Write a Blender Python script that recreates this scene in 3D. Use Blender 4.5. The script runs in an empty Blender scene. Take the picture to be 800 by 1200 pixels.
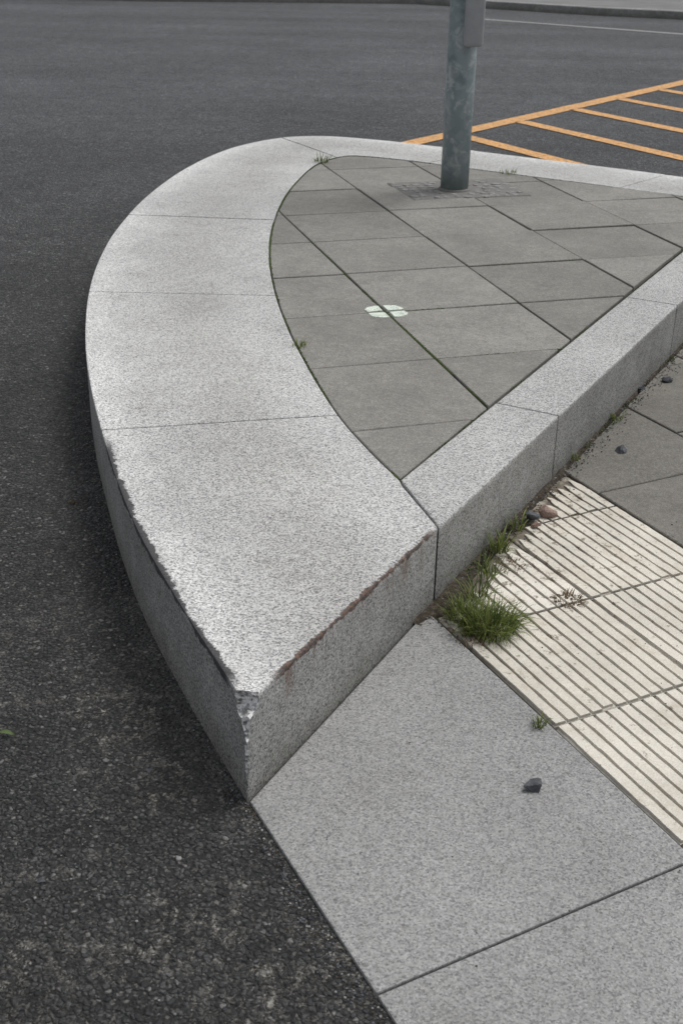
import bpy, bmesh, math, random
from mathutils import Vector, noise, Matrix
random.seed(7)
D = bpy.data
SC = bpy.context.scene
def link(o): SC.collection.objects.link(o); return o

# ------------------------------------------------------------------ node helpers
class M:
    def __init__(s, name):
        s.m = D.materials.new(name); s.m.use_nodes = True
        s.t = s.m.node_tree; s.t.nodes.clear()
        s.out = s.n('ShaderNodeOutputMaterial'); s.b = s.n('ShaderNodeBsdfPrincipled')
        s.l(s.b.outputs[0], s.out.inputs[0])
        s.tc = s.n('ShaderNodeTexCoord').outputs['Object']
        s.b.inputs['Specular IOR Level'].default_value = .3
    def n(s, t): return s.t.nodes.new(t)
    def l(s, a, b): s.t.links.new(a, b)
    def setv(s, sock, v):
        if isinstance(v, bpy.types.NodeSocket): s.l(v, sock)
        else: sock.default_value = v
    def noise(s, sc, det=3, rough=.55, vec=None, dist=0):
        n = s.n('ShaderNodeTexNoise'); n.inputs['Scale'].default_value = sc
        n.inputs['Detail'].default_value = det; n.inputs['Roughness'].default_value = rough
        n.inputs['Distortion'].default_value = dist
        s.l(vec or s.tc, n.inputs['Vector']); return n.outputs['Fac']
    def vor(s, sc, feat='F1', vec=None, rnd=1):
        n = s.n('ShaderNodeTexVoronoi'); n.feature = feat; n.inputs['Scale'].default_value = sc
        n.inputs['Randomness'].default_value = rnd
        s.l(vec or s.tc, n.inputs['Vector']); return n
    def ramp(s, fac, stops, interp='LINEAR'):
        n = s.n('ShaderNodeValToRGB'); n.color_ramp.interpolation = interp
        e = n.color_ramp.elements
        while len(e) < len(stops): e.new(.5)
        for k, (p, c) in enumerate(stops):
            e[k].position = p
            e[k].color = (c, c, c, 1) if isinstance(c, (int, float)) else (*c, 1)
        s.l(fac, n.inputs[0]); return n.outputs[0]
    def mix(s, fac, a, b, mode='MIX'):
        n = s.n('ShaderNodeMix'); n.data_type = 'RGBA'; n.blend_type = mode
        s.setv(n.inputs[0], fac)
        for sock, v in ((n.inputs[6], a), (n.inputs[7], b)):
            if isinstance(v, tuple): v = (*v, 1) if len(v) == 3 else v
            if isinstance(v, (int, float)): v = (v, v, v, 1)
            s.setv(sock, v)
        return n.outputs[2]
    def math(s, op, a, b=0., c=0., clamp=False):
        n = s.n('ShaderNodeMath'); n.operation = op; n.use_clamp = clamp
        s.setv(n.inputs[0], a); s.setv(n.inputs[1], b)
        if op in ('MULTIPLY_ADD',): s.setv(n.inputs[2], c)
        return n.outputs[0]
    def attr(s, name):
        n = s.n('ShaderNodeAttribute'); n.attribute_name = name; return n
    def xyz(s, vec=None):
        n = s.n('ShaderNodeSeparateXYZ'); s.l(vec or s.tc, n.inputs[0]); return n.outputs
    def sstep(s, v, a, b, lo=0., hi=1.):
        n = s.n('ShaderNodeMapRange'); n.interpolation_type = 'SMOOTHSTEP'
        s.setv(n.inputs[0], v)
        for i, q in ((1, a), (2, b), (3, lo), (4, hi)): n.inputs[i].default_value = q
        return n.outputs[0]
    def bump(s, h, dist, strength=1., nrm=None):
        n = s.n('ShaderNodeBump'); n.inputs['Distance'].default_value = dist
        n.inputs['Strength'].default_value = strength; s.l(h, n.inputs['Height'])
        if nrm: s.l(nrm, n.inputs['Normal'])
        return n.outputs[0]
    def warp(s, sc, amt):
        nz = s.n('ShaderNodeTexNoise'); nz.inputs['Scale'].default_value = sc; nz.inputs['Detail'].default_value = 1; s.l(s.tc, nz.inputs['Vector'])
        q = s.n('ShaderNodeVectorMath'); q.operation = 'SCALE'; s.l(nz.outputs['Color'], q.inputs[0]); q.inputs['Scale'].default_value = amt
        w = s.n('ShaderNodeVectorMath'); w.operation = 'ADD'; s.l(s.tc, w.inputs[0]); s.l(q.outputs[0], w.inputs[1]); return w.outputs[0]
    def linedist(s, A, B):
        """distance from the shading point to a world line + clamp mask along it"""
        A = Vector(A); B = Vector(B); d = (B - A); L = d.length; d.normalize()
        v = s.n('ShaderNodeVectorMath'); v.operation = 'SUBTRACT'; s.l(s.tc, v.inputs[0]); v.inputs[1].default_value = A
        c = s.n('ShaderNodeVectorMath'); c.operation = 'CROSS_PRODUCT'; s.l(v.outputs[0], c.inputs[0]); c.inputs[1].default_value = d
        ln = s.n('ShaderNodeVectorMath'); ln.operation = 'LENGTH'; s.l(c.outputs[0], ln.inputs[0])
        dt = s.n('ShaderNodeVectorMath'); dt.operation = 'DOT_PRODUCT'; s.l(v.outputs[0], dt.inputs[0]); dt.inputs[1].default_value = d
        m1 = s.sstep(dt.outputs['Value'], -.02, .03); m2 = s.sstep(dt.outputs['Value'], L - .03, L + .02, 1., 0.)
        return ln.outputs['Value'], s.math('MULTIPLY', m1, m2)
    def fin(s, col, rough=.85, nrm=None):
        s.setv(s.b.inputs['Base Color'], col if not isinstance(col, tuple) else (*col, 1))
        s.setv(s.b.inputs['Roughness'], rough)
        if nrm: s.l(nrm, s.b.inputs['Normal'])
        return s.m

# ------------------------------------------------------------------ frames on the ground (metres)
ZT = .18                                   # kerb top
C0 = Vector((-.131, 1.420)); R0 = Vector((.180, 1.986))
kd = Vector((.477, .879)).normalized(); kn = Vector((kd.y, -kd.x))
P0 = Vector((.227, 1.839)); fd = Vector((.46, -.888)).normalized(); fe = Vector((-fd.y, fd.x))
def FP(a, b): return P0 + fd * a + fe * b

# ------------------------------------------------------------------ materials
def granite(name, stain_shade=False, base=1.0, uvw=False, tip=False, flat=False):
    m = M(name)
    v = m.vor(390); sep = m.n('ShaderNodeSeparateColor'); m.l(v.outputs['Color'], sep.inputs[0])
    f = m.noise(250, 4, .75)
    g = m.math('ADD', m.math('MULTIPLY', sep.outputs[0], .38), m.math('MULTIPLY', f, .70))
    if flat: st = [(.28, (.17, .172, .173)), (.40, (.285, .287, .287)), (.53, (.39, .39, .386)), (.68, (.47, .47, .463)), (.82, (.59, .588, .58))]
    else: st = [(.28, (.08, .082, .084)), (.39, (.225, .227, .228)), (.51, (.42, .42, .413)), (.67, (.55, .55, .543)), (.82, (.73, .728, .715))]
    col = m.ramp(g, st)
    big = m.ramp(m.noise(2.3, 5, .6), [(.3, .82), (.5, .95), (.7, 1.06)])
    col = m.mix(1., col, big, 'MULTIPLY')
    col = m.mix(m.sstep(m.noise(5.5, 5, .7, dist=.4), .5, .75, 0, .5), col, m.mix(1., col, (.70, .685, .66), 'MULTIPLY'))
    col = m.mix(m.sstep(m.noise(85, 3, .7), .58, .68, 0, .45), col, m.mix(1., col, (.5, .49, .47), 'MULTIPLY'))
    z = m.xyz()[2]
    if stain_shade:
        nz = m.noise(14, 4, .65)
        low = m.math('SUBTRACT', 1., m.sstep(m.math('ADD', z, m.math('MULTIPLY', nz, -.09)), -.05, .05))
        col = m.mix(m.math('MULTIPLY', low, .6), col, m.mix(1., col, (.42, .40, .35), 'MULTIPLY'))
        side = m.sstep(z, .165, .178, 1., 0.)  # upright faces darker than the top: their shade is put into the colour
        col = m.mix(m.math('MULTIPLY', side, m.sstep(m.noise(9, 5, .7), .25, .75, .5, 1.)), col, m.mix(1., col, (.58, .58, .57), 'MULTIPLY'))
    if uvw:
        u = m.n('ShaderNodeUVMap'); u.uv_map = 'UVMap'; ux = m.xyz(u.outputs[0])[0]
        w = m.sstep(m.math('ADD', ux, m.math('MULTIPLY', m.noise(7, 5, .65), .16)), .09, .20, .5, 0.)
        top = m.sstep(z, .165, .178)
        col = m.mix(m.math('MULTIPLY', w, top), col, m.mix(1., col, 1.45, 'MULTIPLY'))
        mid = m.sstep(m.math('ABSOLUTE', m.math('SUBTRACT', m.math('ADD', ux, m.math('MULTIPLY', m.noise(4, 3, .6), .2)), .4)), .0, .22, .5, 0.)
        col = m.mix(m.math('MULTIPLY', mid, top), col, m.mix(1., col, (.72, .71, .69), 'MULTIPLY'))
    if tip:
        # tyre rubber scuffed onto the road-side arris (distance to the arris = UV across, height below top)
        dz = m.math('SUBTRACT', ZT, z)
        da = m.math('SQRT', m.math('ADD', m.math('MULTIPLY', ux, ux), m.math('MULTIPLY', dz, dz)))
        y = m.xyz()[1]
        rng = m.math('MULTIPLY', m.sstep(y, 1.46, 1.50), m.sstep(y, 2.30, 2.40, 1., 0.))
        th = m.math('MULTIPLY', m.math('SUBTRACT', m.noise(10, 6, .8), .50), .065)
        r = m.math('MULTIPLY', m.sstep(m.math('ADD', da, th), .0085, .0135, 1., 0.), rng)
        col = m.mix(m.math('MULTIPLY', r, .92), col, (.028, .028, .031))
        th2 = m.math('MULTIPLY', m.math('SUBTRACT', m.noise(7, 5, .8), .42), .22)
        r = m.math('MULTIPLY', m.sstep(m.math('ADD', da, th2), .0, .04, .28, 0.), rng)
        col = m.mix(r, col, (.06, .06, .062))
        # rust on the footway-side arris, with faint runs down the face
        d, k = m.linedist((-.095, 1.486, ZT), (.172, 1.971, ZT))
        r = m.sstep(m.math('ADD', d, m.math('MULTIPLY', m.math('SUBTRACT', m.noise(26, 6, .8), .50), .034)), .0050, .0090, 1., 0.)
        rc = m.ramp(m.noise(110, 4, .8), [(.38, (.018, .014, .012)), (.50, (.040, .023, .017)), (.60, (.12, .052, .026)), (.72, (.22, .14, .10))])
        mp = m.n('ShaderNodeMapping'); m.l(m.tc, mp.inputs[0]); mp.inputs['Scale'].default_value = (1, 1, .10)
        runs = m.math('MULTIPLY', m.sstep(m.noise(48, 3, .7, vec=mp.outputs[0]), .52, .66), m.sstep(dz, .004, .085, .6, 0.))
        runs = m.math('MULTIPLY', runs, m.sstep(dz, .0, .004))
        runs = m.math('MULTIPLY', runs, m.sstep(d, .05, .09, 1., 0.))
        col = m.mix(m.math('MULTIPLY', runs, k), col, (.13, .075, .048))
        col = m.mix(m.math('MULTIPLY', m.math('MULTIPLY', r, k), .88), col, rc)
    if base != 1.: col = m.mix(1., col, base, 'MULTIPLY')
    h = m.math('ADD', m.math('MULTIPLY', m.noise(330, 3, .6), .6), m.math('MULTIPLY', sep.outputs[1], .3))
    return m.fin(col, .82, m.bump(h, .0015, .5))

MAT = {}
MAT['gran'] = granite('granite_kerb', stain_shade=True, uvw=True)
MAT['grantip'] = granite('granite_worn_corner', stain_shade=True, uvw=True, tip=True)
MAT['gran2'] = granite('granite_straight_kerb', stain_shade=True, base=.88)
MAT['granslab'] = granite('granite_flush_slab', base=.69, flat=True)

def mk_broken(name, k):
    m = M(name)
    v = m.vor(230); sep = m.n('ShaderNodeSeparateColor'); m.l(v.outputs['Color'], sep.inputs[0])
    col = m.ramp(sep.outputs[0], [(.0, .14 * k), (.25, .36 * k), (.55, .56 * k), (.9, .74 * k)])
    col = m.mix(m.sstep(m.noise(60, 4, .7), .52, .64, 0, .6), col, m.mix(1., col, (.4, .37, .33), 'MULTIPLY'))
    h = m.math('ADD', m.noise(90, 5, .7), sep.outputs[1])
    return m.fin(col, .8, m.bump(h, .004, .8))
MAT['broken'] = mk_broken('granite_broken', 1.1)
MAT['scuffed'] = mk_broken('granite_scuffed', .08)

def mk_asphalt():
    m = M('asphalt')
    x, y, z = m.xyz()
    W = m.warp(75, .010)
    v = m.vor(118, vec=W); sep = m.n('ShaderNodeSeparateColor'); m.l(v.outputs['Color'], sep.inputs[0])
    v2 = m.vor(300, vec=W); sep2 = m.n('ShaderNodeSeparateColor'); m.l(v2.outputs['Color'], sep2.inputs[0])
    stone = m.ramp(sep.outputs[0], [(0, (.024, .0245, .026)), (.6, (.048, .049, .051)), (.93, (.078, .078, .078)), (.975, (.17, .167, .16))])
    stone = m.mix(1., stone, m.ramp(m.noise(420, 2, .7), [(.3, .65), (.7, 1.45)]), 'MULTIPLY')
    fines = m.ramp(sep2.outputs[0], [(0, (.011, .011, .012)), (.75, (.030, .030, .030)), (.96, (.12, .115, .105))])
    edge = m.sstep(v.outputs['Distance'], .36, .62)
    col = m.mix(edge, stone, fines)
    rav = m.math('MULTIPLY', m.sstep(m.noise(3.4, 5, .7), .45, .58), m.sstep(m.noise(34, 5, .8), .48, .56))
    rav = m.math('MULTIPLY', rav, m.sstep(y, 1.5, 2.2, 1., .06))
    grit = m.ramp(sep2.outputs[1], [(0, (.035, .033, .03)), (.5, (.115, .11, .10)), (.85, (.23, .22, .20)), (1, (.35, .34, .31))])
    col = m.mix(m.math('MULTIPLY', rav, .82), col, grit)
    d1, k1 = m.linedist((-.40, 2.04, 0), (-.15, 1.44, 0))
    dust = m.math('MULTIPLY', m.math('MULTIPLY', m.sstep(m.math('ADD', d1, m.math('MULTIPLY', m.noise(16, 5, .75), .10)), .05, .13, .5, 0.), k1), m.sstep(m.noise(130, 3, .7), .4, .6, .3, 1.))
    col = m.mix(dust, col, (.17, .165, .155))
    far = m.sstep(m.math('ADD', y, m.math('MULTIPLY', m.noise(.5, 4, .6), 2.)), 3.0, 11.)  # distant road lighter and bluer: sky reflection painted into the colour
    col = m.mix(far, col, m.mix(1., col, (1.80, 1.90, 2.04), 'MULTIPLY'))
    big = m.ramp(m.noise(.7, 5, .6, dist=.6), [(.3, .84), (.7, 1.2)])
    col = m.mix(1., col, big, 'MULTIPLY')
    mp = m.n('ShaderNodeMapping'); m.l(m.tc, mp.inputs[0]); mp.inputs['Rotation'].default_value = (0, 0, .12); mp.inputs['Scale'].default_value = (.12, 1.2, 1)
    st = m.ramp(m.noise(.9, 4, .6, vec=mp.outputs[0]), [(.35, .82), (.65, 1.18)])
    col = m.mix(1., col, st, 'MULTIPLY')
    mott = m.ramp(m.noise(9, 5, .75), [(.35, .80), (.65, 1.22)])
    col = m.mix(1., col, mott, 'MULTIPLY')
    h = m.math('SUBTRACT', m.math('MULTIPLY', sep.outputs[1], .7), m.math('MULTIPLY', m.sstep(v.outputs['Distance'], .22, .65), 1.0))
    h = m.math('ADD', h, m.math('MULTIPLY', m.noise(260, 3, .7), .9))
    h = m.math('SUBTRACT', h, m.math('MULTIPLY', rav, .7))
    n1 = m.bump(m.noise(24, 3, .65), .010, .5)
    return m.fin(col, m.sstep(m.noise(50, 1), .3, .7, .62, .85), m.bump(h, .0058, .95, n1))
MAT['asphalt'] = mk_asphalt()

def mk_conc(name, c0, c1):
    m = M(name)
    a = m.attr('tv').outputs['Fac']
    f = m.noise(330, 3, .8); f2 = m.noise(110, 3, .8); b = m.noise(4, 6, .7); b2 = m.noise(22, 5, .75)
    col = m.mix(a, c0, c1)
    col = m.mix(1., col, m.ramp(f, [(.32, .58), (.5, 1.), (.68, 1.42)]), 'MULTIPLY')
    col = m.mix(1., col, m.ramp(f2, [(.32, .80), (.5, 1.), (.68, 1.2)]), 'MULTIPLY')
    col = m.mix(1., col, m.ramp(b, [(.3, .82), (.7, 1.14)]), 'MULTIPLY')
    col = m.mix(1., col, m.ramp(b2, [(.3, .88), (.7, 1.10)]), 'MULTIPLY')
    sp = m.vor(60); col = m.mix(m.sstep(sp.outputs['Distance'], .05, .09, .5, 0.), col, (.05, .05, .04))
    return m.fin(col, .88, m.bump(m.noise(450, 3, .6), .0016, .6))
MAT['paver'] = mk_conc('concrete_paver', (.178, .173, .158), (.228, .222, .204))
MAT['paver2'] = mk_conc('footway_paver', (.150, .143, .128), (.190, .181, .163))

def mk_tact():
    m = M('tactile_concrete')
    a = m.attr('tv').outputs['Fac']; z = m.xyz()[2]
    col = m.mix(a, (.61, .575, .505), (.71, .675, .605))
    col = m.mix(1., col, m.ramp(m.noise(420, 3, .7), [(.3, .78), (.7, 1.12)]), 'MULTIPLY')
    col = m.mix(1., col, m.ramp(m.noise(6, 5, .65), [(.3, .82), (.65, 1.04)]), 'MULTIPLY')
    col = m.mix(m.sstep(m.noise(15, 5, .75), .50, .68, 0., .40), col, (.40, .345, .265))
    k = m.n('ShaderNodeVectorMath'); k.operation = 'DOT_PRODUCT'; m.l(m.tc, k.inputs[0]); k.inputs[1].default_value = (kn.x, kn.y, 0)
    dk = m.math('SUBTRACT', k.outputs['Value'], R0.dot(kn))
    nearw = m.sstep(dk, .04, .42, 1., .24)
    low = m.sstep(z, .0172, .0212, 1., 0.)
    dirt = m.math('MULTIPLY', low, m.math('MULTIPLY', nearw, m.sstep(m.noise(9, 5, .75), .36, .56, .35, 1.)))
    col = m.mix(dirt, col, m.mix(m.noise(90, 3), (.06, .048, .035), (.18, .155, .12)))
    spots = m.sstep(m.math('ADD', m.noise(42, 6, .82), m.math('MULTIPLY', nearw, .085)), .615, .69, 0., .85)
    col = m.mix(spots, col, m.mix(m.noise(120, 3), (.07, .055, .04), (.25, .21, .16)))
    return m.fin(col, .85, m.bump(m.noise(260, 4, .65), .0016, .6))
MAT['tact'] = mk_tact()

def mk_simple(name, stops, sc, rough=.9, bump=.003, bsc=None, det=4):
    m = M(name); f = m.noise(sc, det, .68)
    return m.fin(m.ramp(f, stops), rough, m.bump(m.noise(bsc or sc * 1.7, 4, .65), bump, .8))
MAT['soil'] = mk_simple('soil', [(.3, (.014, .011, .008)), (.5, (.038, .030, .021)), (.68, (.09, .076, .058))], 90)
MAT['jointbed'] = mk_simple('joint_fill', [(.36, (.012, .011, .010)), (.5, (.020, .020, .014)), (.62, (.03, .045, .012))], 16)
MAT['moss'] = mk_simple('moss', [(.3, (.022, .032, .010)), (.55, (.05, .075, .018)), (.75, (.10, .13, .035))], 120)
MAT['mortar'] = mk_simple('mortar', [(.3, (.12, .118, .112)), (.7, (.20, .196, .186))], 130)
MAT['steelbox'] = mk_simple('grey_painted_metal', [(.3, (.27, .28, .295)), (.7, (.33, .34, .355))], 12, .45, .0004)
MAT['farpave'] = mk_simple('far_footway', [(.3, (.12, .12, .117)), (.7, (.19, .19, .19))], 1.6, .9, .003, 30)
MAT['verge'] = mk_simple('verge_grass', [(.3, (.03, .045, .015)), (.7, (.07, .10, .03))], 3, .9, .03, 20)
MAT['darkstone'] = mk_simple('basalt_pebble', [(.3, (.035, .038, .045)), (.7, (.12, .125, .135))], 60, .8, .002)
MAT['redstone'] = mk_simple('reddish_pebble', [(.3, (.20, .13, .105)), (.7, (.36, .27, .23))], 60, .8, .002)
MAT['cobble'] = mk_simple('small_sett_stone', [(.3, (.10, .10, .10)), (.7, (.30, .295, .285))], 45, .85, .002)

def mk_paint(name, c, wear, bg):
    m = M(name)
    w = m.sstep(m.noise(38, 6, .75), wear, wear + .10)
    v = m.sstep(m.noise(5, 4, .6), .35, .75, 0., .4)
    col = m.mix(m.math('MAXIMUM', m.math('SUBTRACT', 1., w), v), c, m.mix(.55, c, bg))
    col = m.mix(m.math('MULTIPLY', m.math('SUBTRACT', 1., m.sstep(m.noise(150, 3, .7), wear - .04, wear + .04)), .8), col, bg)
    return m.fin(col, .7, m.bump(m.vor(115).outputs['Distance'], .002, .5))
MAT['yellow'] = mk_paint('yellow_road_paint', (.68, .36, .12), .42, (.09, .085, .08))
MAT['white'] = mk_paint('worn_white_road_paint', (.40, .40, .39), .45, (.12, .12, .12))
MAT['mark'] = mk_paint('survey_mark_paint', (.66, .72, .64), .42, (.24, .27, .22))

def mk_galv():
    m = M('galvanised_steel')
    x, y, z = m.xyz()
    v = m.vor(38); sep = m.n('ShaderNodeSeparateColor'); m.l(v.outputs['Color'], sep.inputs[0])
    col = m.mix(sep.outputs[0], (.21, .26, .275), (.27, .315, .33))
    col = m.mix(m.sstep(m.noise(16, 5, .7, dist=.8), .5, .66, 0., .8), col, (.43, .46, .465))
    col = m.mix(m.sstep(m.noise(9, 5, .7), .55, .70, 0., .65), col, (.13, .17, .18))
    col = m.mix(m.sstep(z, .18, .30, .5, 0.), col, (.10, .13, .12))
    m.b.inputs['Metallic'].default_value = .15
    return m.fin(col, m.sstep(m.noise(20, 3), .3, .7, .42, .62), m.bump(m.noise(60, 3), .0006, .5))
MAT['galv'] = mk_galv()

def mk_blade(name, a, b):
    m = M(name); f = m.attr('tv').outputs['Fac']
    col = m.mix(f, a, b)
    tr = m.n('ShaderNodeBsdfTranslucent'); m.l(col, tr.inputs[0])
    ms = m.n('ShaderNodeMixShader'); ms.inputs[0].default_value = .3
    r = m.fin(col, .55); m.l(m.b.outputs[0], ms.inputs[1]); m.l(tr.outputs[0], ms.inputs[2]); m.l(ms.outputs[0], m.out.inputs[0])
    return r
MAT['grass'] = mk_blade('grass_blades', (.045, .075, .017), (.22, .26, .07))
MAT['dead'] = mk_blade('dry_plant', (.07, .045, .025), (.22, .16, .09))
MAT['leaf'] = mk_blade('green_leaf', (.09, .14, .05), (.16, .21, .09))

# ------------------------------------------------------------------ mesh helpers
class MB:
    def __init__(s): s.v = []; s.f = []; s.tv = []; s.mi = []
    def add(s, vs, fs, tv=0., mi=0):
        o = len(s.v); s.v += [tuple(q) for q in vs]
        for f in fs: s.f.append([o + i for i in f]); s.tv.append(tv); s.mi.append(mi)
    def make(s, name, mats, recalc=True, smooth=False, parent=None):
        me = D.meshes.new(name); me.from_pydata(s.v, [], s.f)
        for m in mats: me.materials.append(MAT[m])
        a = me.attributes.new('tv', 'FLOAT', 'FACE'); a.data.foreach_set('value', s.tv)
        me.polygons.foreach_set('material_index', s.mi)
        me.polygons.foreach_set('use_smooth', [smooth] * len(me.polygons))
        if recalc:
            bm = bmesh.new(); bm.from_mesh(me); bmesh.ops.recalc_face_normals(bm, faces=bm.faces); bm.to_mesh(me); bm.free()
        me.update()
        o = link(D.objects.new(name, me))
        if parent: o.parent = parent
        return o

def area(p): return .5 * sum(p[i].x * p[(i + 1) % len(p)].y - p[(i + 1) % len(p)].x * p[i].y for i in range(len(p)))
def ccw(p): return p if area(p) > 0 else p[::-1]
def clip_half(poly, q, n, off=0.):
    out = []
    for i in range(len(poly)):
        a, b = poly[i], poly[(i + 1) % len(poly)]
        da, db = (a - q).dot(n) - off, (b - q).dot(n) - off
        if da >= 0: out.append(a)
        if (da >= 0) != (db >= 0): out.append(a + (b - a) * (da / (da - db)))
    return out
def clip_convex(poly, cv, inset):
    cv = ccw(cv)
    for i in range(len(cv)):
        a, b = cv[i], cv[(i + 1) % len(cv)]
        d = b - a
        if d.length < 1e-6: continue
        d.normalize(); n = Vector((-d.y, d.x))
        poly = clip_half(poly, a, n, inset)
        if len(poly) < 3: return []
    return poly
def clean(p, eps=.002):
    out = []
    for q in p:
        if not out or (q - out[-1]).length > eps: out.append(q)
    while len(out) > 2 and (out[0] - out[-1]).length < eps: out.pop()
    return out
def inset(p, d):
    n = len(p); out = []
    for i in range(n):
        a, b, c = p[i - 1], p[i], p[(i + 1) % n]
        e1 = (b - a).normalized(); e2 = (c - b).normalized()
        n1 = Vector((-e1.y, e1.x)); n2 = Vector((-e2.y, e2.x)); m = n1 + n2
        k = max(m.dot(n1), .5); out.append(b + m * (d / k))
    return out
def slab(mb, poly, z0, zf, ch=.0025, tv=0., mi=0):
    p = ccw(clean(poly))
    if len(p) < 3 or area(p) < 4e-4: return
    q = inset(p, ch); n = len(p)
    vs = [(a.x, a.y, z0) for a in p] + [(a.x, a.y, zf(a.x, a.y) - ch) for a in p] + [(a.x, a.y, zf(a.x, a.y)) for a in q]
    fs = [[i, (i + 1) % n, n + (i + 1) % n, n + i] for i in range(n)] + [[n + i, n + (i + 1) % n, 2 * n + (i + 1) % n, 2 * n + i] for i in range(n)]
    fs.append([2 * n + i for i in range(n)])
    mb.add(vs, fs, tv, mi)
def catmull(pts, sub=24):
    P = [Vector(p) for p in pts]; P = [P[0] * 2 - P[1]] + P + [P[-1] * 2 - P[-2]]; out = []
    for i in range(1, len(P) - 2):
        a, b, c, d = P[i - 1:i + 3]
        for k in range(sub):
            t = k / sub
            out.append(.5 * ((2 * b) + (c - a) * t + (2 * a - 5 * b + 4 * c - d) * t * t + (3 * b - a - 3 * c + d) * t ** 3))
    out.append(P[-2]); return out
def resample(p, n, t0=0., t1=0.):
    L = [0.]
    for i in range(1, len(p)): L.append(L[-1] + (p[i] - p[i - 1]).length)
    out = []; j = 0
    for k in range(n):
        s = t0 + (L[-1] - t0 - t1) * k / (n - 1)
        while j < len(p) - 2 and L[j + 1] < s: j += 1
        u = (s - L[j]) / max(L[j + 1] - L[j], 1e-9); out.append(p[j].lerp(p[j + 1], u))
    return out
def near(c, q): return min(range(len(c)), key=lambda i: (c[i] - Vector(q)).length)

# ------------------------------------------------------------------ island outlines
outer = catmull([(-.131, 1.420), (-.175, 1.512), (-.255, 1.682), (-.360, 1.925), (-.446, 2.165), (-.524, 2.42), (-.603, 2.700), (-.678, 3.020), (-.750, 3.428), (-.793, 3.830), (-.808, 4.271), (-.778, 4.851), (-.688, 5.431), (-.561, 5.850), (-.377, 6.140), (-.145, 6.250), (.132, 6.175), (.459, 6.000), (.845, 5.770), (1.124, 5.597), (1.456, 5.388), (1.880, 5.118)])
inner = catmull([(.115, 2.188), (.051, 2.345), (-.016, 2.540), (-.092, 2.848), (-.162, 3.184), (-.219, 3.556), (-.257, 3.957), (-.268, 4.380), (-.246, 4.860), (-.184, 5.320), (-.130, 5.54), (-.050, 5.69), (.045, 5.735), (.28, 5.640), (.57, 5.465), (.845, 5.299), (1.111, 5.138), (1.368, 4.983), (1.552, 4.872)])

joints = [((-.522, 2.42), (-.018, 2.532)), ((-.752, 3.455), (-.221, 3.466)), ((-.805, 4.444), (-.267, 4.423)), ((-.700, 5.38), (-.190, 5.28)), ((-.33, 6.18), (-.055, 5.69)), ((.62, 5.905), (.36, 5.593)), ((1.40, 5.42), (1.13, 5.127)), ((1.88, 5.118), (1.552, 4.872))]

def sweep(name, op, ip, mat, K=8, z0=-.08, z1=ZT, bevel=.0042):
    bm = bmesh.new(); uvl = bm.loops.layers.uv.new('UVMap')
    n = len(op); T = []; B = []; U = {}
    for i in range(n):
        rt = []; rb = []
        for k in range(K + 1):
            u = k / K; q = op[i].lerp(ip[i], u)
            w = (op[i] - ip[i]).length * u
            dz = .0012 * (noise.noise(Vector((q.x * 4, q.y * 4, 3.3))))
            a = bm.verts.new((q.x, q.y, z1 + dz)); U[a] = (w, i * .05); rt.append(a)
            b = bm.verts.new((q.x, q.y, z0)); U[b] = (w, i * .05); rb.append(b)
        T.append(rt); B.append(rb)
    for i in range(n - 1):
        for k in range(K):
            bm.faces.new((T[i][k], T[i][k + 1], T[i + 1][k + 1], T[i + 1][k]))
            bm.faces.new((B[i][k], B[i + 1][k], B[i + 1][k + 1], B[i][k + 1]))
        for k in (0, K): bm.faces.new((T[i][k], T[i + 1][k], B[i + 1][k], B[i][k]))
    for i in (0, n - 1):
        for k in range(K): bm.faces.new((T[i][k], T[i][k + 1], B[i][k + 1], B[i][k]))
    bmesh.ops.recalc_face_normals(bm, faces=bm.faces)
    for f in bm.faces:
        for l in f.loops: l[uvl].uv = U[l.vert]
    es = [e for e in bm.edges if len(e.link_faces) == 2 and e.calc_face_angle() > math.radians(40) and not (e.verts[0].co.z < 0 and e.verts[1].co.z < 0)]
    bmesh.ops.bevel(bm, geom=es, offset=bevel, segments=2, profile=.6, affect='EDGES', clamp_overlap=True)
    me = D.meshes.new(name); bm.to_mesh(me); bm.free(); me.materials.append(MAT[mat])
    return link(D.objects.new(name, me))

def empty(name):
    e = D.objects.new(name, None); e.empty_display_size = .2; return link(e)

kerb = empty('granite_kerb')
o_i = outer[:near(outer, joints[0][0]) + 1]; i_i = inner[:near(inner, joints[0][1]) + 1]
op = resample(o_i, 27, 0., .0018)
lin = [Vector((.178, 1.985)).lerp(Vector((.1125, 2.184)), k / 9) for k in range(9)]
ip = lin + resample(i_i, 18, 0., .0018)
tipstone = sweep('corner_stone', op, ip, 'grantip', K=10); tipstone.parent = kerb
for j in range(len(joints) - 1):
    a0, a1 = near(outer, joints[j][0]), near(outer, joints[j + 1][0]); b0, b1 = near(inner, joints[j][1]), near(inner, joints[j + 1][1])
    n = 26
    s = sweep('curved_stone_%d' % (j + 1), resample(outer[a0:a1 + 1], n, .0018, .0018), resample(inner[b0:b1 + 1], n, .0018, .0018), 'gran', z1=ZT + random.uniform(-.0012, .0012), bevel=.0035); s.parent = kerb

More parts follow.
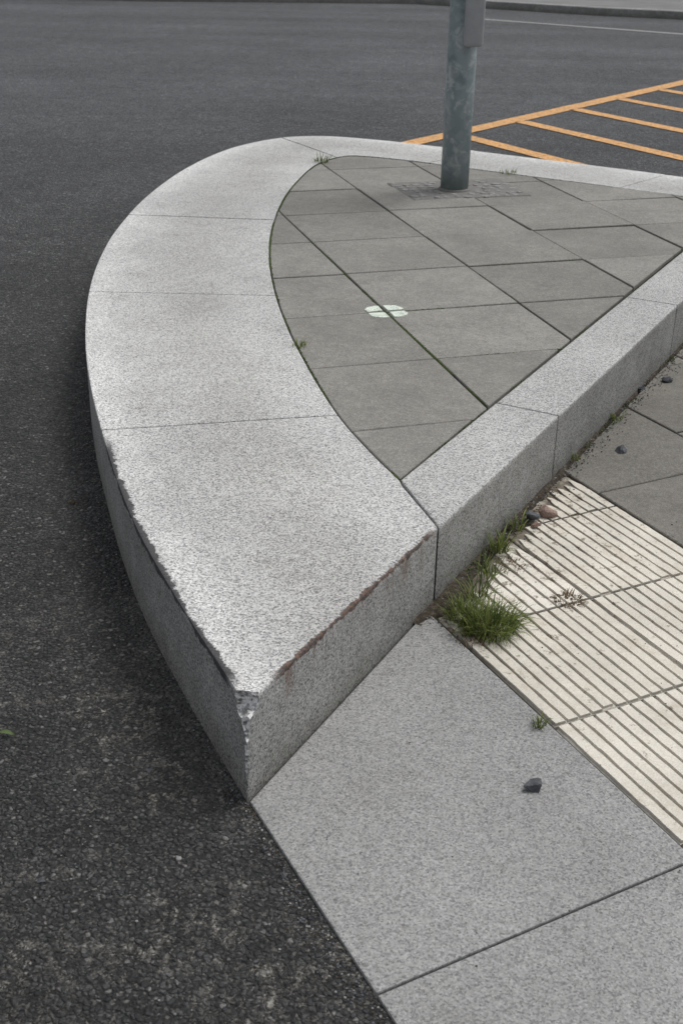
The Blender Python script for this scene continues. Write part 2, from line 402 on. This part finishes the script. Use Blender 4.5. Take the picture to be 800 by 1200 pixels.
def blob(loc, rad, seed, amp=.35, sub=3, mat='broken', rz=0.):
    bm = bmesh.new(); bmesh.ops.create_icosphere(bm, subdivisions=sub, radius=1); c_, s_ = math.cos(rz), math.sin(rz)
    for v in bm.verts:
        d = 1 + amp * noise.noise(v.co * 1.7 + Vector((seed, 0, 0))) + amp * .5 * noise.noise(v.co * 5 + Vector((0, seed, 0))) + amp * .3 * noise.noise(v.co * 11 + Vector((0, seed, 0)))
        q = Vector((v.co.x * rad[0], v.co.y * rad[1], v.co.z * rad[2])) * d
        v.co = Vector((q.x * c_ - q.y * s_, q.x * s_ + q.y * c_, q.z)) + Vector(loc)
    me = D.meshes.new('chip'); bm.to_mesh(me); bm.free(); me.materials.append(MAT[mat])
    return link(D.objects.new('chip', me))
tipstone.data.materials.append(MAT['broken']); tipstone.data.materials.append(MAT['scuffed'])
chips = [((-.132, 1.394, .190), (.064, .064, .058), 1, 'broken', 0.), ((-.138, 1.398, .128), (.042, .036, .050), 2, 'broken', 0), ((-.137, 1.406, .075), (.021, .022, .040), 3, 'broken', 0), ((-.137, 1.413, .02), (.011, .012, .03), 9, 'broken', 0), ((-.170, 1.462, .192), (.011, .036, .016), 4, 'scuffed', .38)]
dense = resample(o_i, 201)
for k in range(8):
    t = .10 + k * .11 + random.uniform(-.03, .03); ii = min(198, int(t * 200))
    q = dense[ii]; tg = dense[ii + 1] - q; rz = math.atan2(-tg.x, tg.y)
    r = random.uniform(.4, 1.)
    chips.append(((q.x - .004, q.y, ZT + .004), (.0055 * r + .001, .045 * r, .0055 * r + .001), 20 + k, 'scuffed', rz))
tg = R0 - C0; rzr = math.atan2(-tg.x, tg.y)
for k in range(8):
    t = .16 + .095 * k + random.uniform(-.02, .02); q = C0.lerp(R0, t); r = random.uniform(.35, .7)
    chips.append(((q.x + .004, q.y - .002, ZT + .004), (.0050 * r + .001, .024 * r, .0050 * r + .001), 60 + k, 'scuffed', rzr))
for loc, rad, sd, mt_, rz in chips:
    c = blob(loc, rad, sd, sub=4 if rad[2] > .03 else 3, mat=mt_, rz=rz)
    md = tipstone.modifiers.new('b', 'BOOLEAN'); md.operation = 'DIFFERENCE'; md.solver = 'EXACT'; md.object = c
    dg = bpy.context.evaluated_depsgraph_get(); dg.update()
    me = D.meshes.new_from_object(tipstone.evaluated_get(dg)); tipstone.modifiers.clear()
    if len(me.polygons) > 50:
        old = tipstone.data; tipstone.data = me; D.meshes.remove(old)
    cm = c.data; D.objects.remove(c); D.meshes.remove(cm)
tipstone.data.name = 'corner_stone'

def prism(name, poly, z0, z1, mat, bevel=.004, parent=None, zf=None, seg=2):
    p = ccw([Vector(q) for q in poly]); bm = bmesh.new()
    t = [bm.verts.new((q.x, q.y, zf(q.x, q.y) if zf else z1)) for q in p]; b = [bm.verts.new((q.x, q.y, z0)) for q in p]
    bm.faces.new(t); bm.faces.new(b[::-1]); n = len(p)
    for i in range(n): bm.faces.new((b[i], b[(i + 1) % n], t[(i + 1) % n], t[i]))
    bmesh.ops.recalc_face_normals(bm, faces=bm.faces)
    es = [e for e in bm.edges if not (e.verts[0] in b and e.verts[1] in b)]
    if bevel: bmesh.ops.bevel(bm, geom=es, offset=bevel, segments=seg, profile=.6, affect='EDGES')
    me = D.meshes.new(name); bm.to_mesh(me); bm.free(); me.materials.append(MAT[mat])
    o = link(D.objects.new(name, me))
    if parent: o.parent = parent
    return o
w = .152
ss = [0, .646, 1.657, 2.66]; g = .002
for j in range(3):
    a = R0 + kd * (ss[j] + g); b = R0 + kd * (ss[j + 1] - g)
    ia = Vector((.117, 2.1905)) if j == 0 else a - kn * w; ib = b - kn * w
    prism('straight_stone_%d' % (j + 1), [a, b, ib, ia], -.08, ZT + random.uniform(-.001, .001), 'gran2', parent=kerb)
a = R0 + kd * (2.66 + g)
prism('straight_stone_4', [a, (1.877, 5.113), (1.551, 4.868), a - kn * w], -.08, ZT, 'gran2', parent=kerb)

# ------------------------------------------------------------------ island paving
hullpts = [p.copy() for p in inner[::6]] + [Vector((1.552, 4.872))]
def hull(P):
    P = sorted([(p.x, p.y) for p in P])
    def half(P):
        h = []
        for p in P:
            while len(h) > 1 and (h[-1][0] - h[-2][0]) * (p[1] - h[-2][1]) - (h[-1][1] - h[-2][1]) * (p[0] - h[-2][0]) <= 0: h.pop()
            h.append(p)
        return h
    a = half(P); b = half(P[::-1]); return [Vector(p) for p in a[:-1] + b[:-1]]
HV = hull(hullpts)
ga = Vector((.2865, -.958)).normalized(); gb = Vector((-ga.y, ga.x)); G0 = Vector((-.002, 3.715)); gs = .409
mb = MB()
for i in range(-4, 7):
    for j in range(-8, 6):
        o = G0 + gb * (i * gs) + ga * (j * gs); g = .0033
        sq = [o + gb * g + ga * g, o + gb * (gs - g) + ga * g, o + gb * (gs - g) + ga * (gs - g), o + gb * g + ga * (gs - g)]
        p = clip_convex(sq, HV, .0045)
        if not p: continue
        z = .1775 + random.uniform(-.0015, .0015); tx, ty = random.uniform(-.004, .004), random.uniform(-.004, .004)
        slab(mb, p, .12, lambda x, y: z + (x - o.x) * tx + (y - o.y) * ty, .0022, random.random())
mb.make('island_paving', ['paver'])
mb = MB(); n = len(HV); mb.add([(p.x, p.y, .166) for p in HV], [list(range(n))]); mb.make('joint_sand', ['jointbed'])

# survey mark painted across four pavers
mb = MB(); cx = G0 + ga * gs; rr = .052
for qd in range(4):
    pts = []
    for k in range(13):
        u = k / 12; an = math.pi / 2 * (qd + u)
        rj = rr * (.90 + .13 * math.sin(math.pi * u) + .07 * noise.noise(Vector((math.cos(an) * 4, math.sin(an) * 4, 1))))
        pts.append(cx + ga * math.cos(an) * rj + gb * math.sin(an) * rj)
    sx = ga * (.008 * (1 if qd in (0, 3) else -1)) + gb * (.008 * (1 if qd < 2 else -1))
    poly = [cx + sx] + [p + sx * .8 for p in pts]
    slab(mb, poly, .176, lambda x, y: .1804, .0006)
mb.make('survey_mark', ['mark'])

# patched setts round the post
def GP(a, b): return G0 + ga * a + gb * b
mb = MB(); slab(mb, [GP(-1.30, .56), GP(-.96, .56), GP(-.96, 1.06), GP(-1.30, 1.06)], .16, lambda x, y: .1802, .003, mi=0)
for i in range(12):
    for j in range(8):
        c = GP(-1.28 + .041 * j + random.uniform(-.008, .008) + .012, .58 + .041 * i + random.uniform(-.008, .008) + .005)
        if (c - Vector((.434, 5.02))).length < .08: continue
        m_ = random.randint(5, 7); r = random.uniform(.011, .020); ph = random.random() * 6
        poly = [c + Vector((math.cos(ph + 6.283 * k / m_), math.sin(ph + 6.283 * k / m_))) * r * random.uniform(.8, 1.2) for k in range(m_)]
        z = .1825 + random.uniform(-.001, .002)
        slab(mb, poly, .17, lambda x, y: z, .002, mi=1)
mb.make('sett_patch', ['mortar', 'cobble'])

# ------------------------------------------------------------------ flush granite slabs, tactile paving, footway
zs = lambda x, y: .005 + .016 * max(0, min(1, ((Vector((x, y)) - P0).dot(fe) + .51) / .51))
nf = Vector((R0.y - C0.y, -(R0.x - C0.x))).normalized()
gs_ = empty('flush_granite_slab')
for k, (a0, a1) in enumerate([(-1.0, .608), (.608, 1.60), (1.60, 2.6)]):
    p = [FP(a0 + .0017, -.508), FP(a1 - .0017, -.508), FP(a1 - .0017, -.004), FP(a0 + .0017, -.004)]
    p = clip_half(p, C0, nf, .003)
    prism('slab_%d' % (k + 1), p, -.08, 0, 'granslab', .003, gs_, zs)

mb = MB(); ts = .3033
Ts = [-.033 + ts * k for k in range(-3, 8)]
for bi in range(2):
    for ai in range(len(Ts) - 1):
        a0, a1 = Ts[ai] + .0024, Ts[ai + 1] - .0024; b0, b1 = bi * .3045 + .0024, bi * .3045 + .302
        tv = random.random(); dz = random.uniform(-.0012, .0012)
        off = .038 if bi == 0 else .020
        p = clip_half([FP(a0, b0), FP(a1, b0), FP(a1, b1), FP(a0, b1)], R0, kn, off - .012)
        if len(p) < 3: continue
        slab(mb, p, -.02, lambda x, y: .0172 + dz, .002, tv)
        NR = 12; pw = (b1 - b0) / NR
        for r in range(NR):
            c = b0 + (r + .5) * pw
            amin = (off - (P0 - R0).dot(kn) - c * fe.dot(kn)) / fd.dot(kn) + random.uniform(-.004, .034)
            s0 = max(a0 + .001, amin); s1 = a1 - .001 - random.choice((0, 0, 0, .004))
            if s1 - s0 < .012: continue
            N = max(2, int((s1 - s0) / .010)); hw = pw * .5 - .0014; vs = []; fs = []
            taper = s0 > a0 + .004
            for t in range(N + 1):
                a = s0 + (s1 - s0) * t / N
                hh = hw * (min(1., .35 + t * .20) if taper else 1.)
                e = lambda s: .0010 * noise.noise(Vector((a * 45, s, c * 90))) + .0035 * max(0, noise.noise(Vector((a * 22, s + 3, c * 40))) - .25)
                zt = .0218 + dz + .0009 * noise.noise(Vector((a * 20, c * 30, 1))) - (.002 if taper and t == 0 else 0) - .006 * max(0, noise.noise(Vector((a * 16, c * 26, 8))) - .38)
                for bb, zz in ((c - hh + e(1), .0160 + dz), (c - hh + .0016 + e(1), zt), (c + hh - .0016 - e(2), zt), (c + hh - e(2), .0160 + dz)):
                    P = FP(a, bb); vs.append((P.x, P.y, zz))
            for t in range(N):
                for u in range(3): fs.append([t * 4 + u, t * 4 + u + 1, t * 4 + 4 + u + 1, t * 4 + 4 + u])
            fs.append([0, 1, 2, 3]); fs.append([N * 4 + i for i in (3, 2, 1, 0)])
            mb.add(vs, fs, tv)
mb.make('tactile_paving', ['tact'])

mb = MB(); fs_ = .405
back_q = Vector((1.88, 5.118)); back_d = Vector((.85, -.527)).normalized(); back_n = Vector((back_d.y, -back_d.x))
for i in range(0, 9):
    for j in range(-14, 7):
        b0 = .612 + i * fs_; a0 = -.41 + j * fs_ + (.0 if i % 2 == 0 else .2); g = .003
        p = [FP(a0 + g, b0 + g), FP(a0 + fs_ - g, b0 + g), FP(a0 + fs_ - g, b0 + fs_ - g), FP(a0 + g, b0 + fs_ - g)]
        p = clip_half(p, R0, kn, .010)
        if len(p) > 2: p = clip_half(p, back_q, back_n, .16)
        if len(p) < 3: continue
        z = .0205 + random.uniform(-.0012, .0012)
        slab(mb, p, -.02, lambda x, y: z, .0022, random.random())
mb.make('footway_paving', ['paver2'])
p = clip_half(clip_half([FP(-7, 0), FP(2.4, 0), FP(2.4, 4.3), FP(-7, 4.3)], R0, kn, -.01), back_q, back_n, .01)
mb = MB(); mb.add([(q.x, q.y, .0105) for q in p], [list(range(len(p)))]); mb.make('footway_bed', ['soil'])
prism('footway_kerb', [back_q + back_n * .155 + back_d * .05, back_q + back_d * .05, back_q + back_d * 3.4, back_q + back_d * 3.4 + back_n * .155], -.05, .03, 'gran2')

# soil drift along the foot of the kerb
mb = MB(); N = 150; Kc = 8; vs = []; fs = []
for i in range(N + 1):
    s_ = -.09 + 2.3 * i / N
    wd = (.028 + .022 * noise.noise(Vector((s_ * 7, 1, 0))) + (.055 * math.exp(-((s_ - .02) / .07) ** 2)) - .013 * max(0, min(1, (s_ - .7) / .3)))
    for k in range(Kc + 1):
        u = k / Kc; q = R0 + kd * s_ + kn * (-.004 + wd * u)
        z = .0205 + .004 * (1 - u) - .012 * u ** 3 + .005 * noise.noise(Vector((q.x * 38, q.y * 38, 0))) + .004 * noise.noise(Vector((q.x * 110, q.y * 110, 4)))
        vs.append((q.x, q.y, z))
for i in range(N):
    for k in range(Kc):
        a = i * (Kc + 1) + k; fs.append([a, a + 1, a + Kc + 2, a + Kc + 1])
mb.add(vs, fs); mb.make('soil_drift', ['soil'], smooth=True)

# ------------------------------------------------------------------ road, markings, far side
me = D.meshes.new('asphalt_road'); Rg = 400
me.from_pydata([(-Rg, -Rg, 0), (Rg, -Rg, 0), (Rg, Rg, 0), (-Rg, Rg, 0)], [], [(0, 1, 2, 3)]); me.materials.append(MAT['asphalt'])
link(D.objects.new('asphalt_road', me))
def strip(mb, A, B, w, z, seg=.12, jit=.006):
    A = Vector(A); B = Vector(B); L = (B - A).length; d = (B - A) / L; n = Vector((-d.y, d.x)); N = max(2, int(L / seg)); vs = []; fs = []
    for i in range(N + 1):
        q = A + d * L * i / N
        for s in (-1, 1):
            r = q + n * s * (w / 2 + jit * noise.noise(Vector((q.x * 5, q.y * 5, s)))); vs.append((r.x, r.y, z))
    for i in range(N): fs.append([2 * i, 2 * i + 1, 2 * i + 3, 2 * i + 2])
    mb.add(vs, fs)
mb = MB(); yd = Vector((.601, .799)); Y0 = Vector((.365, 7.161)); hd = Vector((.53, -.848)).normalized()
strip(mb, Y0 - yd * .35, Y0 + yd * 4.6, .12, .004)
for t in (.44, 1.16, 1.90, 2.60, 3.30, 4.0):
    st = Y0 + yd * t; strip(mb, st + hd * .062, st + hd * 2.9, .11, .004)
mb.make('yellow_hatched_road_marking', ['yellow'])
mb = MB(); strip(mb, (1.3, 16.4), (3.9, 14.5), .11, .004, .4, .01); strip(mb, (3.9, 14.5), (14, 9.2), .11, .004, .4, .01)
mb.make('white_road_line', ['white'])
fk = [Vector((-40, 17.2)), Vector((-2.6, 18.2)), Vector((.9, 18.7)), Vector((3.2, 17.2)), Vector((6.5, 15.9)), Vector((30, 9))]
mb = MB()
for i in range(5):
    a, b = fk[i], fk[i + 1]; d = (b - a).normalized(); n = Vector((-d.y, d.x))
    slab(mb, [a, b, b + n * .15, a + n * .15], -.05, lambda x, y: .10, .01)
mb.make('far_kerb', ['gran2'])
mb = MB(); up = [q + Vector((0.02, .14)) for q in fk]
vs = [(q.x, q.y, .09) for q in up] + [(q.x + 1.2, q.y + 3.2, .09) for q in up]
mb.add(vs, [[i, i + 1, 7 + i, 6 + i] for i in range(5)]); mb.make('far_footway', ['farpave'])
mb = MB(); vs = [(q.x + 1.2, q.y + 3.2, .085) for q in up] + [(q.x * 4, q.y + 90, .5) for q in up]
mb.add(vs, [[i, i + 1, 7 + i, 6 + i] for i in range(5)]); mb.make('grass_verge', ['verge'])

# ------------------------------------------------------------------ sign post
post = empty('sign_post')
def lathe(name, prof, n, mat, parent, loc):
    bm = bmesh.new(); rings = []
    for r, z in prof: rings.append([bm.verts.new((loc[0] + r * math.cos(6.28318 * k / n), loc[1] + r * math.sin(6.28318 * k / n), z)) for k in range(n)])
    for a, b in zip(rings, rings[1:]):
        for k in range(n): f = bm.faces.new((a[k], a[(k + 1) % n], b[(k + 1) % n], b[k])); f.smooth = True
    bm.faces.new(rings[-1]); bm.faces.new(rings[0][::-1])
    me = D.meshes.new(name); bm.to_mesh(me); bm.free(); me.materials.append(MAT[mat]); o = link(D.objects.new(name, me)); o.parent = parent; return o
pl = (.434, 5.02)
lathe('tube', [(.057, .1), (.057, .60), (.057, 1.2), (.057, 2.86), (.055, 2.87)], 48, 'galv', post, pl)
lathe('cap', [(.060, 2.85), (.060, 2.88), (.045, 2.90), (.015, 2.91)], 32, 'steelbox', post, pl)
lathe('mortar_collar', [(.066, .178), (.064, .184), (.058, .188)], 48, 'mortar', post, pl)
x, y = pl
def rbox(name, x0, x1, y0, y1, z0, z1, mat, bev, parent):
    bm = bmesh.new(); bmesh.ops.create_cube(bm, size=1)
    for v in bm.verts: v.co = Vector(((x0 + x1) / 2 + v.co.x * (x1 - x0), (y0 + y1) / 2 + v.co.y * (y1 - y0), (z0 + z1) / 2 + v.co.z * (z1 - z0)))
    bmesh.ops.bevel(bm, geom=list(bm.edges), offset=bev, segments=4, profile=.5, affect='EDGES')
    me = D.meshes.new(name); bm.to_mesh(me); bm.free(); me.materials.append(MAT[mat]); o = link(D.objects.new(name, me)); o.parent = parent
    for p in me.polygons: p.use_smooth = True
    return o
rbox('cable_housing', x - .004, x + .070, y - .105, y - .050, .735, 2.3, 'steelbox', .014, post)
rbox('band_lower', x - .0605, x + .0605, y - .0605, y + .0605, 1.05, 1.07, 'galv', .008, post)
rbox('band_upper', x - .0605, x + .0605, y - .0605, y + .0605, 2.05, 2.07, 'galv', .008, post)

# ------------------------------------------------------------------ vegetation
def tuft(name, cx, cy, z, n, spread, hmin, hmax, mat='grass', wid=.0016, lean=.6):
    mb = MB()
    for _ in range(n):
        an = random.uniform(0, 6.283); r = spread * math.sqrt(random.random())
        bx, by = r * math.cos(an), r * math.sin(an)
        L = random.uniform(hmin, hmax); a2 = an + random.gauss(0, .8); le = random.uniform(.1, lean) + .35 * r / max(spread, 1e-4)
        d = Vector((math.cos(a2), math.sin(a2), 0)); sd = Vector((-d.y, d.x, 0)); ww = wid * random.uniform(.6, 1.3)
        vs = []; S = 5; p = Vector((bx, by, 0)); ang = le * .5
        for s in range(S + 1):
            wv = ww * (1 - (s / S) ** 1.6) + .0001
            vs += [p - sd * wv, p + sd * wv + Vector((0, 0, .0004))]
            p = p + (d * math.sin(ang) + Vector((0, 0, math.cos(ang)))) * (L / S); ang += le * .35
        mb.add(vs, [[2 * s, 2 * s + 1, 2 * s + 3, 2 * s + 2] for s in range(S)], random.random())
    o = mb.make(name, [mat], recalc=False, smooth=True); o.location = (cx, cy, z); return o
tuft('grass_tuft', .274, 1.888, .022, 560, .046, .024, .070, wid=.0010, lean=1.)
tuft('grass_tuft', .232, 1.925, .024, 220, .034, .018, .050, wid=.0010, lean=.9)
tuft('grass_tuft', .262, 1.995, .024, 44, .022, .03, .095, wid=.0013)
tuft('grass_tuft', .292, 2.08, .024, 40, .016, .02, .060, wid=.0012)
tuft('grass_tuft', .325, 2.185, .026, 44, .018, .02, .080, wid=.0017)
tuft('grass_tuft', .372, 2.29, .024, 30, .018, .015, .055, wid=.0013)
tuft('grass_tuft', .328, 1.601, .020, 46, .011, .008, .022, wid=.0008)
tuft('grass_tuft', -.118, 3.006, .178, 46, .018, .008, .028, wid=.0010)
tuft('grass_tuft', -.120, 5.56, .178, 36, .03, .02, .07, wid=.0020)
tuft('grass_tuft', .700, 5.385, .178, 40, .04, .008, .03, wid=.0016)
tuft('grass_tuft', .56, 2.66, .024, 26, .016, .008, .026, wid=.001)
tuft('grass_tuft', .71, 2.93, .024, 30, .018, .008, .026, wid=.001)
tuft('dry_plant', .435, 1.998, .022, 90, .026, .008, .024, mat='dead', lean=2.2, wid=.0012)
tuft('dry_plant', .245, 1.868, .022, 110, .036, .010, .034, mat='dead', lean=2., wid=.0009)
tuft('dry_plant', .345, 2.13, .022, 60, .030, .008, .026, mat='dead', lean=2.2, wid=.0009)
tuft('dry_plant', -.60, 2.42, .0, 14, .010, .006, .014, mat='dead', lean=2.2)

# moss cushions in the joints
mb = MB(); ico = bmesh.new(); bmesh.ops.create_icosphere(ico, subdivisions=1, radius=1)
IV = [v.co.copy() for v in ico.verts]; IF = [[v.index for v in f.verts] for f in ico.faces]; ico.free()
def pebble(mb, x, y, z, r, fl=.6, tv=0., mi=0):
    rz = random.random() * 6.28; c, s = math.cos(rz), math.sin(rz); ax = random.uniform(.7, 1.3); vs = []
    for v in IV:
        k = random.uniform(.75, 1.2); a, b = v.x * ax * k * r, v.y * k * r
        vs.append((x + a * c - b * s, y + a * s + b * c, z + v.z * k * r * fl))
    mb.add(vs, IF, tv, mi)
def mossline(A, B, n, z, wd=.0018, r=(.0008, .0024), thr=0.):
    A = Vector(A); B = Vector(B)
    for _ in range(n):
        t = random.random(); q = A.lerp(B, t)
        if noise.noise(Vector((q.x * 9, q.y * 9, 7))) < thr: continue
        pebble(mb, q.x + random.gauss(0, wd), q.y + random.gauss(0, wd), z, random.uniform(*r), .7)
mossline((.115, 3.31), (.33, 2.62), 1800, .1768, .0026, thr=-.15)
mossline((-.13, 4.14), (.115, 3.31), 700, .1765, thr=-.05)
ic = inner
for k in range(0, len(ic) - 12, 6):
    A, B = ic[k], ic[k + 6]
    dn = 60 if k < 260 else 12
    if 130 < k < 200: dn = 220
    nrm = Vector(((B - A).y, -(B - A).x)).normalized()
    if nrm.dot(Vector((.6, 4)) - A) < 0: nrm = -nrm
    mossline(A + nrm * .002, B + nrm * .002, dn, .1775, .0022, (.0008, .0028), -.02 if dn < 200 else -.4)
kin = Vector((.1145, 2.186))
mossline(kin + kd * .02 - kn * .002, kin + kd * 1.2 - kn * .002, 800, .1765, thr=.0)
mossline(kin + kd * 1.2 - kn * .002, kin + kd * 2.6 - kn * .002, 300, .1765, thr=.1)
for (i0, j0, i1, j1) in ((1, -1, 1, 2), (0, 2, 1, 2), (0, 1, 1, 1), (2, -3, 2, 0), (1, -3, 3, -3), (1, 0, 3, 0)):
    mossline(GP(j0 * gs, i0 * gs), GP(j1 * gs, i1 * gs), 350, .1758, thr=.08)
mossline(R0 + kd * .02 + kn * .010, R0 + kd * 1.9 + kn * .014, 700, .024, .007, (.0010, .0028), .12)
mb.make('moss', ['moss'], smooth=True)

# loose grit
mb = MB()
bot = resample(outer, 400)
for _ in range(2200):
    i = int(random.random() ** 1.3 * 300); q = bot[i]; t = (bot[i + 1] - q).normalized(); n = Vector((-t.y, t.x))
    if n.x > 0 and i < 200: n = -n
    q = q + t * random.uniform(0, .02) + n * abs(random.gauss(0, .026))
    pebble(mb, q.x, q.y, .0008, random.uniform(.0007, .0020), .6, mi=random.choice((0, 0, 0, 1)))
for _ in range(1100):
    q = FP(random.uniform(-.02, 1.), -.512 - abs(random.gauss(0, .022)))
    if (q - C0).dot(nf) < 0: continue
    if noise.noise(Vector((q.x * 14, q.y * 14, 2))) < -.05: continue
    pebble(mb, q.x, q.y, .0006, random.uniform(.0007, .0022), .6, mi=random.choice((0, 0, 2, 1)))
for _ in range(500):
    q = Vector((random.uniform(-.7, .1), random.uniform(1.0, 2.4)))
    if q.x > -.35 and q.y > 1.3: continue
    pebble(mb, q.x, q.y, .001, random.uniform(.001, .0024), .6, mi=random.choice((0, 0, 1)))
for _ in range(1300):
    q = R0 + kd * random.uniform(-.08, 2.2) + kn * abs(random.gauss(.016, .018))
    pebble(mb, q.x, q.y, .022, random.uniform(.0008, .0026), .6, mi=random.choice((0, 2, 2, 1)))
for _ in range(320):
    q = FP(random.uniform(-.3, .8), random.uniform(-.5, 1.2))
    if (q - R0).dot(kn) < .02 or (q - C0).dot(nf) < .01: continue
    pebble(mb, q.x, q.y, .0222, random.uniform(.0006, .0016), .6, mi=random.choice((0, 1, 2)))
mb.make('loose_grit', ['darkstone', 'cobble', 'soil'])

def stone(name, x, y, z, r, mat, fl=.75):
    bm = bmesh.new(); bmesh.ops.create_icosphere(bm, subdivisions=4, radius=1); sd = random.random() * 50
    cuts = [(Vector([random.gauss(0, 1) for _ in range(3)]).normalized(), random.uniform(.42, .72)) for _ in range(11)]
    for v in bm.verts:
        c = v.co.copy()
        for nn, dd in cuts:
            e = c.dot(nn) - dd
            if e > 0: c -= nn * e * .97
        k = 1 + .15 * noise.noise(c * 1.3 + Vector((sd, 0, 0))) + .07 * noise.noise(c * 6)
        v.co = Vector((c.x * r * 1.45, c.y * r * 1.25, c.z * r * fl * 1.25)) * k
    me = D.meshes.new(name); bm.to_mesh(me); bm.free(); me.materials.append(MAT[mat]); o = link(D.objects.new(name, me))
    o.location = (x, y, z + r * fl * .55); o.rotation_euler = (random.uniform(-.3, .3), random.uniform(-.3, .3), random.random() * 6); return o
stone('pebble', .298, 1.449, .018, .0125, 'darkstone', .9)
stone('pebble', .409, 2.340, .024, .018, 'darkstone')
stone('pebble', .446, 2.368, .023, .018, 'redstone')
stone('pebble', .910, 3.229, .020, .013, 'darkstone')
stone('pebble', .822, 3.156, .020, .010, 'darkstone')
stone('pebble', .681, 2.720, .020, .012, 'darkstone')
stone('pebble', .415, 2.30, .025, .009, 'redstone')
for x, y in ((-.22, 1.30), (-.29, 1.49), (-.10, 1.32), (-.07, 1.27), (-.40, 1.25)):
    stone('pebble', x, y, 0, random.uniform(.003, .005), random.choice(('cobble', 'darkstone')))
for x, y in ((2.6, 9.6), (2.7, 8.0)): stone('pebble', x, y, 0, .02, 'redstone')

# fallen leaf on the road
mb = MB(); vs = []; S = 8
for s in range(S + 1):
    t = s / S; wv = .0045 * math.sin(math.pi * min(1, t * .95 + .03)); xx = .030 * t
    vs += [(xx, -wv, .004 + .004 * math.sin(t * 3)), (xx, 0, .002 + .004 * math.sin(t * 3)), (xx, wv, .005 + .004 * math.sin(t * 3))]
fs = []
for s in range(S):
    for u in (0, 1): fs.append([s * 3 + u, s * 3 + u + 1, s * 3 + 4 + u, s * 3 + 3 + u])
mb.add(vs, fs, .5); o = mb.make('fallen_leaf', ['leaf'], recalc=False, smooth=True); o.location = (-.545, 1.575, .001); o.rotation_euler = (0, 0, -.25)

# ------------------------------------------------------------------ camera
f = 1415.; H = 1.2; p = math.atan(707 / f); r = .02
F = Vector((0, math.cos(p), -math.sin(p))); U = Vector((0, math.sin(p), math.cos(p))); R = Vector((1, 0, 0))
X = R * math.cos(r) + U * math.sin(r); Y = -R * math.sin(r) + U * math.cos(r)
cam = D.cameras.new('camera'); co = link(D.objects.new('camera', cam))
cam.sensor_fit = 'VERTICAL'; cam.sensor_height = 36; cam.lens = 36 * f / 1200; cam.clip_end = 1500; cam.clip_start = .05
cam.dof.use_dof = True; cam.dof.focus_distance = 2.4; cam.dof.aperture_fstop = 13.
mt = Matrix.Identity(4)
for i in range(3): mt[i][0] = X[i]; mt[i][1] = Y[i]; mt[i][2] = -F[i]
mt[2][3] = H; co.matrix_world = mt; SC.camera = co

# ------------------------------------------------------------------ light: bright overcast
el, az = math.radians(63), math.radians(60)      # az measured from +Y towards +X
W = D.worlds.new('World'); SC.world = W; W.use_nodes = True; nt = W.node_tree; nt.nodes.clear()
sky = nt.nodes.new('ShaderNodeTexSky'); sky.sky_type = 'NISHITA'; sky.sun_disc = False; sky.sun_elevation = el; sky.sun_rotation = az
sky.air_density = 1.; sky.dust_density = 3.
hs = nt.nodes.new('ShaderNodeHueSaturation'); hs.inputs['Saturation'].default_value = .17
bg = nt.nodes.new('ShaderNodeBackground'); bg.inputs[1].default_value = .145; wo = nt.nodes.new('ShaderNodeOutputWorld')
nt.links.new(sky.outputs[0], hs.inputs['Color']); nt.links.new(hs.outputs[0], bg.inputs[0]); nt.links.new(bg.outputs[0], wo.inputs[0])
sl = D.lights.new('sun', 'SUN'); sl.energy = 1.75; sl.angle = math.radians(24); sl.color = (1, .975, .94)
so = link(D.objects.new('sun', sl))
dv = Vector((math.sin(az) * math.cos(el), math.cos(az) * math.cos(el), math.sin(el)))
so.rotation_euler = dv.to_track_quat('Z', 'Y').to_euler(); so.location = dv * 20
SC.view_settings.view_transform = 'Standard'; SC.view_settings.look = 'None'; SC.view_settings.exposure = 0
